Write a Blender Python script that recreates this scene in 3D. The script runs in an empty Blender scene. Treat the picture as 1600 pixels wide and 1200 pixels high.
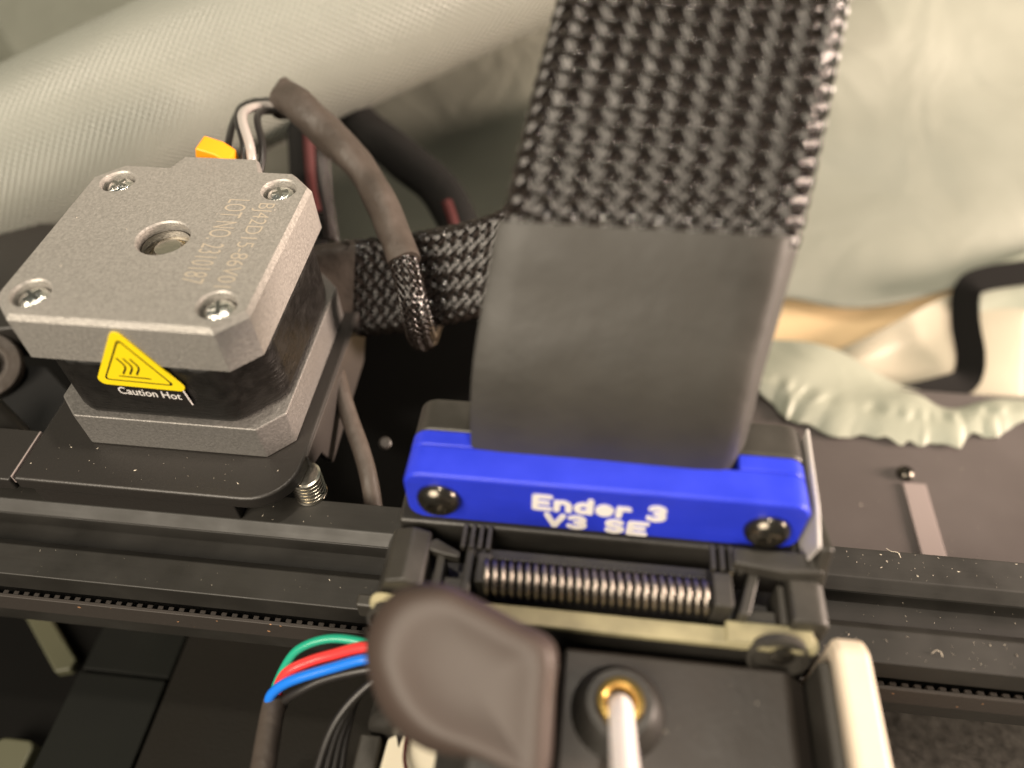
import bpy, bmesh, math, random
from mathutils import Vector, Matrix, noise as mnoise
random.seed(7)
MM = 0.001
sc = bpy.context.scene
COL = sc.collection

# ------------------------------------------------------------------ camera
# all modelling coordinates below are millimetres; X along the gantry, Y to the back, Z up,
# origin = centre of the stepper motor's top face
cam_d = bpy.data.cameras.new('camera')
cam = bpy.data.objects.new('camera', cam_d)
COL.objects.link(cam)
Rm = Matrix(((0.99324596, -0.07305046, 0.09014482),
             (0.11439278, 0.74649959, -0.65547895),
             (-0.01941003, 0.66136373, 0.74981415)))
cam.matrix_world = Matrix.Translation(Vector((72.904, -97.916, 80.705)) * MM) @ Rm.to_4x4()
cam_d.sensor_width = 36.0
cam_d.lens = 27.0
cam_d.clip_start = 0.002
cam_d.clip_end = 20.0
cam_d.dof.use_dof = True
cam_d.dof.focus_distance = 0.138
cam_d.dof.aperture_fstop = 6.2
sc.camera = cam

# ------------------------------------------------------------------ light of the room
w = bpy.data.worlds.new('World'); sc.world = w; w.use_nodes = True
bg = w.node_tree.nodes['Background']
bg.inputs[0].default_value = (0.80, 0.90, 0.78, 1); bg.inputs[1].default_value = 0.09

def lamp(name, loc, target, size, power, color):
    d = bpy.data.lights.new(name, 'AREA'); d.shape = 'DISK'; d.size = size * MM
    d.energy = power; d.color = color
    o = bpy.data.objects.new(name, d); COL.objects.link(o)
    o.location = Vector(loc) * MM
    o.rotation_euler = (Vector(target) - Vector(loc)).to_track_quat('-Z', 'Y').to_euler()
    return o
lamp('warm_room_lamp', (820, 30, 120), (60, 0, -20), 220, 16, (1.0, 0.79, 0.65))
lamp('ceiling_lamp', (150, 20, 760), (60, 0, -20), 42, 2.5, (1.0, 0.88, 0.72))
lamp('front_room_lamp', (-260, -620, 560), (40, 10, -20), 640, 13.5, (1.0, 0.87, 0.70))
vs = sc.view_settings
vs.view_transform = 'Standard'; vs.look = 'None'; vs.exposure = 0.18; vs.gamma = 1.0
vs.use_curve_mapping = False
sc.render.engine = 'CYCLES'
sc.cycles.use_denoising = True
sc.cycles.max_bounces = 8

# ------------------------------------------------------------------ materials
def mat(name, color, rough=0.5, metal=0.0, bump=None, vary=None, specks=None, spec=0.5, streak=None, coat=0.0, sss=0.0):
    """bump=(scale per metre, strength, distance m)  vary=(scale, amount)  specks=(scale, threshold, colour)"""
    m = bpy.data.materials.new(name); m.use_nodes = True
    nt = m.node_tree; N = nt.nodes; L = nt.links
    b = N['Principled BSDF']
    b.inputs['Base Color'].default_value = (*color, 1)
    b.inputs['Roughness'].default_value = rough
    b.inputs['Metallic'].default_value = metal
    b.inputs['Specular IOR Level'].default_value = spec
    b.inputs['Coat Weight'].default_value = coat
    if sss:
        b.inputs['Subsurface Weight'].default_value = sss
        b.inputs['Subsurface Radius'].default_value = (0.004, 0.003, 0.002)
        b.inputs['Subsurface Scale'].default_value = 0.5
    tc = N.new('ShaderNodeTexCoord')
    out = None
    if vary:
        n = N.new('ShaderNodeTexNoise'); n.inputs['Scale'].default_value = vary[0]; n.inputs['Detail'].default_value = 5
        L.new(tc.outputs['Object'], n.inputs['Vector'])
        mr = N.new('ShaderNodeMapRange'); mr.inputs[1].default_value = 0.3; mr.inputs[2].default_value = 0.7
        mr.inputs[3].default_value = 1 - vary[1]; mr.inputs[4].default_value = 1 + vary[1]
        L.new(n.outputs[0], mr.inputs[0])
        mx = N.new('ShaderNodeMix'); mx.data_type = 'RGBA'; mx.blend_type = 'MULTIPLY'; mx.inputs[0].default_value = 1
        mx.inputs[6].default_value = (*color, 1)
        L.new(mr.outputs[0], mx.inputs[7]); out = mx.outputs[2]
        rr = N.new('ShaderNodeMapRange'); rr.inputs[1].default_value = 0.3; rr.inputs[2].default_value = 0.7
        rr.inputs[3].default_value = max(0.05, rough - 0.08); rr.inputs[4].default_value = min(1, rough + 0.08)
        L.new(n.outputs[0], rr.inputs[0]); L.new(rr.outputs[0], b.inputs['Roughness'])
    if specks:
        v = N.new('ShaderNodeTexVoronoi'); v.inputs['Scale'].default_value = specks[0]
        L.new(tc.outputs['Object'], v.inputs['Vector'])
        v2 = N.new('ShaderNodeSeparateColor'); L.new(v.outputs['Color'], v2.inputs[0])
        lt = N.new('ShaderNodeMath'); lt.operation = 'MULTIPLY'; lt.inputs[1].default_value = specks[1]
        L.new(v2.outputs[0], lt.inputs[0])
        pw = N.new('ShaderNodeMath'); pw.operation = 'POWER'; pw.inputs[1].default_value = 6
        L.new(v2.outputs[1], pw.inputs[0])
        sz = N.new('ShaderNodeMath'); sz.operation = 'MULTIPLY'
        L.new(lt.outputs[0], sz.inputs[0]); L.new(pw.outputs[0], sz.inputs[1])
        cp = N.new('ShaderNodeMath'); cp.operation = 'LESS_THAN'
        L.new(v.outputs['Distance'], cp.inputs[0]); L.new(sz.outputs[0], cp.inputs[1])
        m2 = N.new('ShaderNodeMix'); m2.data_type = 'RGBA'
        L.new(cp.outputs[0], m2.inputs[0])
        if out: L.new(out, m2.inputs[6])
        else: m2.inputs[6].default_value = (*color, 1)
        m2.inputs[7].default_value = (*specks[2], 1); out = m2.outputs[2]
    if out: L.new(out, b.inputs['Base Color'])
    if bump or streak:
        n2 = N.new('ShaderNodeTexNoise'); n2.inputs['Detail'].default_value = 3
        s = bump or streak
        n2.inputs['Scale'].default_value = s[0]
        if streak:
            mp = N.new('ShaderNodeMapping'); mp.inputs['Scale'].default_value = streak[3]
            L.new(tc.outputs['Object'], mp.inputs[0]); L.new(mp.outputs[0], n2.inputs['Vector'])
        else:
            L.new(tc.outputs['Object'], n2.inputs['Vector'])
        bp = N.new('ShaderNodeBump'); bp.inputs['Strength'].default_value = s[1]; bp.inputs['Distance'].default_value = s[2]
        L.new(n2.outputs[0], bp.inputs['Height']); L.new(bp.outputs[0], b.inputs['Normal'])
    return m

def weave_mat(name, color, pitch, rough=0.45, strength=0.6, vary=0.06, sheen=0.0, metal=0.0, wrinkle=0.0):
    """cloth with a fine woven relief driven by the UV map, which is in millimetres"""
    m = mat(name, color, rough, metal=metal, vary=(45, vary))
    nt = m.node_tree; N = nt.nodes; L = nt.links; b = N['Principled BSDF']
    b.inputs['Sheen Weight'].default_value = sheen
    uv = N.new('ShaderNodeUVMap'); uv.uv_map = 'UVMap'
    sx = N.new('ShaderNodeSeparateXYZ'); L.new(uv.outputs[0], sx.inputs[0])
    outs = []
    for a in (0, 1):
        mu = N.new('ShaderNodeMath'); mu.operation = 'MULTIPLY'; mu.inputs[1].default_value = 2 * math.pi / (pitch * 1.4)
        L.new(sx.outputs[a], mu.inputs[0])
        sn = N.new('ShaderNodeMath'); sn.operation = 'SINE'; L.new(mu.outputs[0], sn.inputs[0]); outs.append(sn)
    pr = N.new('ShaderNodeMath'); pr.operation = 'MULTIPLY'
    L.new(outs[0].outputs[0], pr.inputs[0]); L.new(outs[1].outputs[0], pr.inputs[1])
    bp = N.new('ShaderNodeBump'); bp.inputs['Strength'].default_value = strength; bp.inputs['Distance'].default_value = 0.25 * MM * pitch
    L.new(pr.outputs[0], bp.inputs['Height'])
    L.new(bp.outputs[0], b.inputs['Normal'])
    if wrinkle:
        tc = N.new('ShaderNodeTexCoord')
        nz = N.new('ShaderNodeTexNoise'); nz.inputs['Scale'].default_value = 28; nz.inputs['Detail'].default_value = 3; nz.inputs['Distortion'].default_value = 1.2
        L.new(tc.outputs['Object'], nz.inputs['Vector'])
        b2 = N.new('ShaderNodeBump'); b2.inputs['Strength'].default_value = wrinkle; b2.inputs['Distance'].default_value = 6 * MM
        L.new(nz.outputs[0], b2.inputs['Height']); L.new(b2.outputs[0], bp.inputs['Normal'])
    return m

M = {}
M['cast'] = mat('cast_aluminium', (0.38, 0.36, 0.335), 0.46, 0.5, bump=(2300, 0.55, 0.00020), vary=(1900, 0.14))
M['flange'] = mat('sanded_aluminium', (0.21, 0.20, 0.19), 0.5, 0.5, bump=(2300, 0.55, 0.00020), vary=(1900, 0.14))
M['lam'] = mat('painted_stator', (0.010, 0.009, 0.008), 0.36, 0.0, streak=(400, 0.35, 0.0003, (1, 1, 6)), vary=(500, 0.3))
M['bracket'] = mat('black_coated_steel', (0.022, 0.0195, 0.0175), 0.42, 0.0, bump=(1800, 0.25, 0.0002))
M['extr'] = mat('black_anodised', (0.018, 0.0165, 0.014), 0.52, 0.0, streak=(500, 0.25, 0.0002, (0.06, 1, 1)), vary=(120, 0.18))
M['plastic'] = mat('black_plastic', (0.026, 0.024, 0.021), 0.40, bump=(1400, 0.18, 0.0002), vary=(200, 0.12))
M['plastic_dusty'] = mat('dusty_black_plastic', (0.034, 0.031, 0.026), 0.46, bump=(1400, 0.2, 0.0002), vary=(160, 0.18), specks=(150, 0.25, (0.5, 0.42, 0.3)))
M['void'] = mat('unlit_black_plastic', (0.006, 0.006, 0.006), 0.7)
M['blue'] = mat('blue_printed_plastic', (0.020, 0.040, 0.62), 0.40, streak=(700, 0.5, 0.0003, (0.05, 0.2, 3.0)), vary=(150, 0.07))
M['white_ink'] = mat('white_printed_plastic', (0.86, 0.82, 0.80), 0.45)
M['shrink'] = mat('heat_shrink', (0.035, 0.032, 0.027), 0.55, bump=(150, 0.22, 0.0012), vary=(90, 0.10))
M['shrink2'] = mat('brown_black_heat_shrink', (0.055, 0.043, 0.035), 0.58, bump=(260, 0.4, 0.0012), vary=(140, 0.12))
M['strand'] = mat('nylon_filament', (0.016, 0.012, 0.010), 0.10, spec=0.8)
M['core'] = mat('cable_core', (0.004, 0.004, 0.004), 0.7)
M['steel'] = mat('bright_steel', (0.72, 0.68, 0.60), 0.22, 1.0, bump=(900, 0.1, 0.0002))
M['zinc'] = mat('zinc_plated_screw', (0.86, 0.86, 0.82), 0.24, 1.0, bump=(900, 0.8, 0.0006))
M['screwslot'] = mat('screw_recess', (0.42, 0.42, 0.40), 0.3, 1.0)
M['blackscrew'] = mat('black_oxide_screw', (0.10, 0.09, 0.075), 0.20, 0.9)
M['spring'] = mat('dark_spring_steel', (0.32, 0.285, 0.25), 0.36, 1.0)
M['gasket'] = mat('cream_edge', (0.30, 0.27, 0.16), 0.5, vary=(250, 0.18))
M['lever'] = mat('satin_black_lever', (0.052, 0.036, 0.029), 0.55, bump=(900, 0.12, 0.0002))
M['extruder'] = mat('extruder_plastic', (0.028, 0.023, 0.0195), 0.46, bump=(900, 0.15, 0.0002), vary=(120, 0.12), specks=(110, 0.2, (0.4, 0.33, 0.25)))
M['brass'] = mat('brass', (0.78, 0.52, 0.16), 0.25, 1.0)
M['filament'] = mat('white_tube', (0.86, 0.80, 0.78), 0.4, sss=0.1)
M['cream'] = mat('cream_silicone', (0.72, 0.62, 0.49), 0.45, sss=0.15, vary=(80, 0.05))
M['yellow'] = mat('yellow_label', (0.92, 0.70, 0.010), 0.4)
M['labelblack'] = mat('label_black', (0.012, 0.010, 0.009), 0.3)
M['etch'] = mat('etched_mark', (0.54, 0.47, 0.38), 0.45, 0.35)
M['orange'] = mat('yellow_connector', (0.85, 0.32, 0.008), 0.4)
M['wgrey'] = mat('grey_wire', (0.36, 0.33, 0.31), 0.24)
M['wblack'] = mat('black_wire', (0.020, 0.018, 0.017), 0.35)
M['wred'] = mat('red_wire', (0.75, 0.045, 0.045), 0.24)
M['wdred'] = mat('dark_red_wire', (0.06, 0.006, 0.006), 0.6)
M['wblue'] = mat('blue_wire', (0.012, 0.17, 0.72), 0.24)
M['wgreen'] = mat('green_wire', (0.015, 0.32, 0.20), 0.24)
M['white'] = mat('white_connector', (0.72, 0.66, 0.52), 0.4, sss=0.1)
M['belt'] = mat('belt_rubber', (0.034, 0.028, 0.024), 0.62, bump=(900, 0.3, 0.0002), specks=(700, 0.35, (0.38, 0.2, 0.1)))
M['bed'] = mat('print_bed', (0.006, 0.005, 0.0033), 0.75, spec=0.2, vary=(80, 0.15), bump=(1500, 0.4, 0.0003))
M['pei'] = mat('textured_sheet', (0.06, 0.053, 0.047), 0.5, vary=(500, 0.4), bump=(600, 0.6, 0.0005))
M['bedside'] = mat('bed_carrier', (0.004, 0.0046, 0.0034), 0.75, spec=0.2, vary=(60, 0.2))
M['stick'] = mat('pale_strip', (0.075, 0.075, 0.045), 0.5)
M['cover'] = mat('grey_violet_cover', (0.105, 0.090, 0.086), 0.34, vary=(40, 0.08), bump=(500, 0.05, 0.0004))
M['pale_band'] = mat('pale_reflection_and_seam', (0.30, 0.25, 0.24), 0.35)
M['floor'] = mat('dark_table', (0.004, 0.0038, 0.0034), 0.85, spec=0.1)
M['lit_edge'] = mat('lit_edge_grey', (0.50, 0.47, 0.45), 0.4)  # light on the housing edge, put into the colour
M['skirt'] = mat('lit_black_steel', (0.042, 0.037, 0.034), 0.42, bump=(1800, 0.25, 0.0002))  # same steel as the bracket, lightened to imitate light on the side face
M['jacket'] = mat('matte_cable_jacket', (0.008, 0.0075, 0.007), 0.85, spec=0.2, bump=(700, 0.5, 0.0006))
M['roll'] = weave_mat('coated_cloth', (0.245, 0.252, 0.222), 1.25, 0.28, 0.55, 0.04)
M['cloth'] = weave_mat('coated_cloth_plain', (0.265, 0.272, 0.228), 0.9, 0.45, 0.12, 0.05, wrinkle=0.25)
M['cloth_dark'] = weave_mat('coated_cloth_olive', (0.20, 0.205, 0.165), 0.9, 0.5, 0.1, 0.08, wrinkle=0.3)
M['cloth_tan'] = weave_mat('tan_lining', (0.82, 0.60, 0.34), 0.9, 0.6, 0.1, 0.04)
M['cloth_white'] = weave_mat('cream_lining', (0.44, 0.40, 0.31), 0.9, 0.5, 0.1, 0.03)
M['cloth_mint'] = weave_mat('pale_cloth', (0.34, 0.355, 0.285), 0.9, 0.45, 0.1, 0.05, wrinkle=0.2)
M['webbing'] = mat('black_webbing', (0.006, 0.0055, 0.005), 0.9, spec=0.15)
M['lint'] = mat('pale_dust', (0.65, 0.58, 0.48), 0.8)

# ------------------------------------------------------------------ object helpers
ORG = {}
def thing(name, label, cat, loc, group=None):
    o = bpy.data.objects.new(name, None); COL.objects.link(o)
    o.empty_display_size = 0.005
    o.location = Vector(loc) * MM
    o['label'] = label; o['category'] = cat
    if group: o['group'] = group
    ORG[o.name] = Vector(loc)
    return o

def origin_of(parent):
    p = parent
    while p is not None:
        if p.name in ORG: return ORG[p.name]
        p = p.parent
    return Vector((0, 0, 0))

def mk(name, geo, material, parent=None, bevel=0.0, seg=2, smooth=True, angle=40, uv=None, sub=0, label=None, cat=None, kind=None, loc=None, group=None):
    vs_, fs = geo
    if parent is not None: og = origin_of(parent)
    elif loc is not None: og = Vector(loc)
    else: og = Vector((0, 0, 0))
    me = bpy.data.meshes.new(name)
    me.from_pydata([tuple((Vector(v) - og) * MM) for v in vs_], [], fs)
    if uv is not None:
        ul = me.uv_layers.new(name='UVMap')
        for lp in me.loops: ul.data[lp.index].uv = uv[lp.vertex_index]
    bm = bmesh.new(); bm.from_mesh(me)
    bmesh.ops.recalc_face_normals(bm, faces=bm.faces)
    bm.to_mesh(me); bm.free()
    if smooth:
        me.polygons.foreach_set('use_smooth', [True] * len(me.polygons))
        me.set_sharp_from_angle(angle=math.radians(angle))
    me.materials.append(M[material])
    o = bpy.data.objects.new(name, me); COL.objects.link(o)
    if parent is not None: o.parent = parent
    else:
        o.location = og * MM
        ORG[o.name] = og
    if bevel:
        md = o.modifiers.new('bevel', 'BEVEL'); md.width = bevel * MM; md.segments = seg
        md.limit_method = 'ANGLE'; md.angle_limit = math.radians(30); md.harden_normals = True
    if sub:
        md = o.modifiers.new('sub', 'SUBSURF'); md.levels = sub; md.render_levels = sub
    if label: o['label'] = label
    if cat: o['category'] = cat
    if kind: o['kind'] = kind
    if group: o['group'] = group
    return o

def join(*gs):
    V, F = [], []
    for v, f in gs:
        n = len(V); V += [tuple(x) for x in v]; F += [tuple(i + n for i in q) for q in f]
    return V, F

def box(x0, x1, y0, y1, z0, z1):
    V = [(x, y, z) for z in (z0, z1) for y in (y0, y1) for x in (x0, x1)]
    F = [(0, 2, 3, 1), (4, 5, 7, 6), (0, 1, 5, 4), (2, 6, 7, 3), (0, 4, 6, 2), (1, 3, 7, 5)]
    return V, F

def prism(poly, axis, a, b):
    """extrude a 2D polygon; axis 'x': poly=(y,z), 'y': (x,z), 'z': (x,y)"""
    def p3(p, t):
        return {'x': (t, p[0], p[1]), 'y': (p[0], t, p[1]), 'z': (p[0], p[1], t)}[axis]
    n = len(poly)
    V = [p3(p, a) for p in poly] + [p3(p, b) for p in poly]
    F = [tuple(range(n)), tuple(range(2 * n - 1, n - 1, -1))]
    F += [(i, (i + 1) % n, n + (i + 1) % n, n + i) for i in range(n)]
    return V, F

def frame(ax):
    ax = Vector(ax).normalized()
    h = Vector((0, 0, 1)) if abs(ax.z) < 0.9 else Vector((1, 0, 0))
    u = h.cross(ax).normalized(); v = ax.cross(u)
    return u, v, ax

def lathe(profile, c, ax=(0, 0, 1), n=32, closed_ends=True):
    """profile: list of (r, t along axis)"""
    u, v, a = frame(ax); c = Vector(c)
    V, F = [], []
    for r, t in profile:
        for i in range(n):
            th = 2 * math.pi * i / n
            V.append(tuple(c + a * t + (u * math.cos(th) + v * math.sin(th)) * r))
    for k in range(len(profile) - 1):
        for i in range(n):
            j = (i + 1) % n
            F.append((k * n + i, k * n + j, (k + 1) * n + j, (k + 1) * n + i))
    if closed_ends:
        F.append(tuple(range(n - 1, -1, -1)))
        F.append(tuple(range((len(profile) - 1) * n, len(profile) * n)))
    return V, F

def catmull(pts, per=8):
    P = [Vector(p) for p in pts]
    P = [2 * P[0] - P[1]] + P + [2 * P[-1] - P[-2]]
    out = []
    for k in range(1, len(P) - 2):
        p0, p1, p2, p3 = P[k - 1:k + 3]
        for i in range(per):
            t = i / per
            out.append(0.5 * ((2 * p1) + (p2 - p0) * t + (2 * p0 - 5 * p1 + 4 * p2 - p3) * t * t + (3 * p1 - p0 - 3 * p2 + p3) * t ** 3))
    out.append(P[-2])
    return out

def tube(path, r, n=12, cap=True, wob=0.0, seed=0):
    """round tube; r is a number or a function of 0..1"""
    P = [Vector(p) for p in path]
    V, F = [], []
    t0 = (P[1] - P[0]).normalized(); u, v, _ = frame(t0)
    m = len(P)
    for k, p in enumerate(P):
        t = (P[min(k + 1, m - 1)] - P[max(k - 1, 0)]).normalized()
        u = (u - t * u.dot(t)).normalized(); v = t.cross(u)
        rr = r(k / (m - 1)) if callable(r) else r
        for i in range(n):
            th = 2 * math.pi * i / n
            q = rr
            if wob: q *= 1 + wob * mnoise.noise(Vector((math.cos(th) * 0.9, math.sin(th) * 0.9, k * 0.13 + seed)))
            V.append(tuple(p + (u * math.cos(th) + v * math.sin(th)) * q))
    for k in range(m - 1):
        for i in range(n):
            j = (i + 1) % n
            F.append((k * n + i, k * n + j, (k + 1) * n + j, (k + 1) * n + i))
    if cap:
        F.append(tuple(range(n - 1, -1, -1))); F.append(tuple(range((m - 1) * n, m * n)))
    return V, F

def rrect(x0, x1, y0, y1, r, n=6, corners=(1, 1, 1, 1)):
    """rounded rectangle outline, corners in order: (x1,y1),(x0,y1),(x0,y0),(x1,y0)"""
    out = []
    for (cx, cy, a0, on) in ((x1 - r, y1 - r, 0, corners[0]), (x0 + r, y1 - r, 90, corners[1]), (x0 + r, y0 + r, 180, corners[2]), (x1 - r, y0 + r, 270, corners[3])):
        if not on:
            out.append((cx + r * (1 if a0 in (0, 270) else -1), cy + r * (1 if a0 in (0, 90) else -1))); continue
        for i in range(n + 1):
            a = math.radians(a0 + 90 * i / n)
            out.append((cx + r * math.cos(a), cy + r * math.sin(a)))
    return out

def octo(h, c):
    return [(h, -c), (h, c), (c, h), (-c, h), (-h, c), (-h, -c), (-c, -h), (c, -h)]

def text_geo(body, w, h, place, thick=0.0, offset=0.0, spacing=1.0, extrude=0.0):
    """lettering as mesh, fitted to w x h mm, put in place by a 4x4 (mm)"""
    cu = bpy.data.curves.new('lettering', 'FONT'); cu.body = body; cu.size = 1.0
    cu.offset = offset; cu.space_character = spacing; cu.resolution_u = 4
    cu.extrude = 0.0
    o = bpy.data.objects.new('lettering', cu); COL.objects.link(o)
    dg = bpy.context.evaluated_depsgraph_get()
    me = bpy.data.meshes.new_from_object(o.evaluated_get(dg))
    bpy.data.objects.remove(o); bpy.data.curves.remove(cu)
    xs = [v.co.x for v in me.vertices]; ys = [v.co.y for v in me.vertices]
    x0, x1, y0, y1 = min(xs), max(xs), min(ys), max(ys)
    V = [((v.co.x - x0) / (x1 - x0) * w - w / 2, (v.co.y - y0) / (y1 - y0) * h - h / 2) for v in me.vertices]
    F = [tuple(p.vertices) for p in me.polygons]
    bm = bmesh.new()
    bv = [bm.verts.new((a, b_, extrude)) for a, b_ in V]
    for f in F:
        try: bm.faces.new([bv[i] for i in f])
        except ValueError: pass
    bmesh.ops.remove_doubles(bm, verts=bm.verts, dist=1e-4)
    if extrude:
        top = list(bm.faces)
        r = bmesh.ops.extrude_face_region(bm, geom=top)
        for v in [g for g in r['geom'] if isinstance(g, bmesh.types.BMVert)]: v.co.z = -0.15
    bm.verts.index_update()
    out = ([tuple(place @ v.co) for v in bm.verts], [tuple(v.index for v in f.verts) for f in bm.faces])
    bm.free(); bpy.data.meshes.remove(me)
    return out

def patch(rows, nu=60, nv=40, fn=None):
    """smooth sheet through a grid of 3D points (list of rows); returns geometry and a millimetre UV"""
    def ev(pts, t):
        n = len(pts) - 1; s = min(max(t * n, 0), n - 1e-6); k = int(s); t = s - k
        g = lambda i: Vector(pts[min(max(i, 0), n)])
        p0, p1, p2, p3 = g(k - 1), g(k), g(k + 1), g(k + 2)
        return 0.5 * ((2 * p1) + (p2 - p0) * t + (2 * p0 - 5 * p1 + 4 * p2 - p3) * t * t + (3 * p1 - p0 - 3 * p2 + p3) * t ** 3)
    V, UV = [], []
    grid = [[ev(r, i / nu) for i in range(nu + 1)] for r in rows]
    for j in range(nv + 1):
        for i in range(nu + 1):
            p = ev([g[i] for g in grid], j / nv)
            if fn: p = p + fn(i / nu, j / nv)
            V.append(p)
    lu = (V[nu] - V[0]).length; lv = (V[nv * (nu + 1)] - V[0]).length
    for j in range(nv + 1):
        for i in range(nu + 1): UV.append((i / nu * lu, j / nv * lv))
    F = [(j * (nu + 1) + i, j * (nu + 1) + i + 1, (j + 1) * (nu + 1) + i + 1, (j + 1) * (nu + 1) + i) for j in range(nv) for i in range(nu)]
    return ([tuple(v) for v in V], F), UV

def cloth(name, rows, material, label, cat='fabric', fn=None, thick=0.5, nu=60, nv=40, parent=None, **k):
    g, uv = patch(rows, nu, nv, fn)
    o = mk(name, g, material, parent, uv=uv, angle=80, label=label, cat=cat if label else None, **k)
    md = o.modifiers.new('thickness', 'SOLIDIFY'); md.thickness = thick * MM; md.offset = 0
    return o

# ================================================================== SETTING
mk('table_top', box(-900, 900, -500, 900, -172, -160), 'floor', kind='structure')

# back of the tent: vertical cloth
def fold_back(u, v):
    return Vector((0, 7 * math.sin(u * 17 + 2.0 * v) + 5 * math.sin(u * 41 + 5 * v + 1), 0)) * (0.4 + 0.6 * v)
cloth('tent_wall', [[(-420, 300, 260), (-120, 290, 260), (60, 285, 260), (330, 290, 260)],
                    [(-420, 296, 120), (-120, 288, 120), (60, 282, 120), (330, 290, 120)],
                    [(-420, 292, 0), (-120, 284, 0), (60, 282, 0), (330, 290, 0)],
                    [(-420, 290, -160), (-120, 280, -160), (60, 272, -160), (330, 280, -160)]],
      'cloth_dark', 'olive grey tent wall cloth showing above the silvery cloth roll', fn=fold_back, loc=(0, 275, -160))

# upper right drape
def fold_up(u, v):
    return Vector((0, -1, 0.6)) * (8.0 * math.sin(v * 6.5 - u * 4.2 + 0.6) + 4.0 * math.sin(v * 12 + u * 5.5)) * (1 - v ** 3)
cloth('tent_flap', [[(78, 240, 20), (125, 244, 20), (190, 250, 20), (300, 262, 18)],
                    [(78, 203, -9), (125, 209, -10), (190, 217, -11), (300, 230, -12)],
                    [(78, 168, -27), (125, 174, -28), (188, 181, -29), (300, 196, -30)],
                    [(76, 134, -43), (125, 141, -44), (186, 148, -45), (300, 162, -46)],
                    [(74, 107, -60), (126, 113, -61), (186, 120, -62), (300, 134, -62)],
                    [(72, 79, -76), (127, 82.6, -77.4), (173, 85.2, -75.3), (300, 150, -60)]],
      'cloth', 'large pale sage tent cloth sloping up behind the wide braided sleeve', fn=fold_up, loc=(150, 83, -77), nu=80, nv=60)

# tent cloth behind the rear cables, shaped as an overhang to put it in shade
cloth('leaning_cloth', [[(-120, 112, 60), (-30, 122, 50), (60, 128, 50), (112, 150, 50)],
                    [(-120, 118, 10), (-30, 128, 4), (60, 136, 4), (112, 156, 4)],
                    [(-120, 126, -40), (-30, 136, -46), (60, 142, -46), (112, 160, -46)],
                    [(-120, 138, -100), (-30, 146, -104), (60, 148, -104), (112, 166, -104)],
                    [(-120, 142, -158), (-30, 150, -158), (60, 150, -158), (112, 168, -158)]],
      'cloth', 'grey green tent cloth leaning over the cables behind the motor', loc=(0, 150, -158),
      fn=lambda u, v: Vector((0, 1, 0)) * (3.5 * math.sin(u * 9 + 4 * v) + 1.8 * math.sin(u * 5 - 11 * v)))
# tan lining under it, cream panel and pale side panel
cloth('tan_lining', [[(46, 95, -76), (118, 98, -76), (160, 100, -74), (250, 130, -62)],
                     [(46, 79, -82), (118, 80, -83), (160, 84, -82), (250, 110, -76)],
                     [(46, 58, -90), (118, 56, -91), (160, 58, -91), (250, 86, -90)]],
      'cloth_tan', 'tan cloth strip showing under the edge of the sage tent cloth', loc=(130, 74, -99), nu=40, nv=20)
cloth('cream_cloth', [[(143.2, 64.7, -81.7), (160.8, 74.7, -77.7), (179.7, 84.5, -74.1), (201.9, 96.1, -71.9)],
                      [(142, 60, -81.5), (159, 67, -79), (178, 75, -77), (200, 84, -75)],
                      [(141.3, 56.5, -81), (158.4, 61.2, -80.6), (176.5, 66.7, -79.3), (197.7, 74.0, -78.4)],
                      [(139.5, 43, -83), (155.7, 44.0, -83.5), (173.2, 46, -84), (192.6, 49, -84.8)]],
      'cloth_white', 'bright cream cloth panel beside the black webbing strap', loc=(165, 55, -91), nu=40, nv=30,
      fn=lambda u, v: Vector((0, -1, 0.5)) * 1.6 * math.sin(u * 7 + v * 2))
cloth('folded_cloth', [[(183, 88, -69), (200, 96, -66), (225, 106, -64), (260, 120, -60)],
                     [(182, 78, -74), (199, 86, -71), (224, 92, -70), (260, 104, -66)],
                     [(182, 66, -81), (197, 68, -79), (222, 72, -77), (260, 82, -74)],
                     [(179, 55, -84), (196, 55, -83), (220, 58, -82), (260, 64, -80)]],
      'cloth_mint', 'pale green folded cloth to the far side of the webbing strap', loc=(215, 60, -82), nu=50, nv=40,
      fn=lambda u, v: Vector((0, -1, 0.6)) * (2.6 * math.sin(5.5 * u - 5 * v) * math.sin(3.1 * v)))
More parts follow.
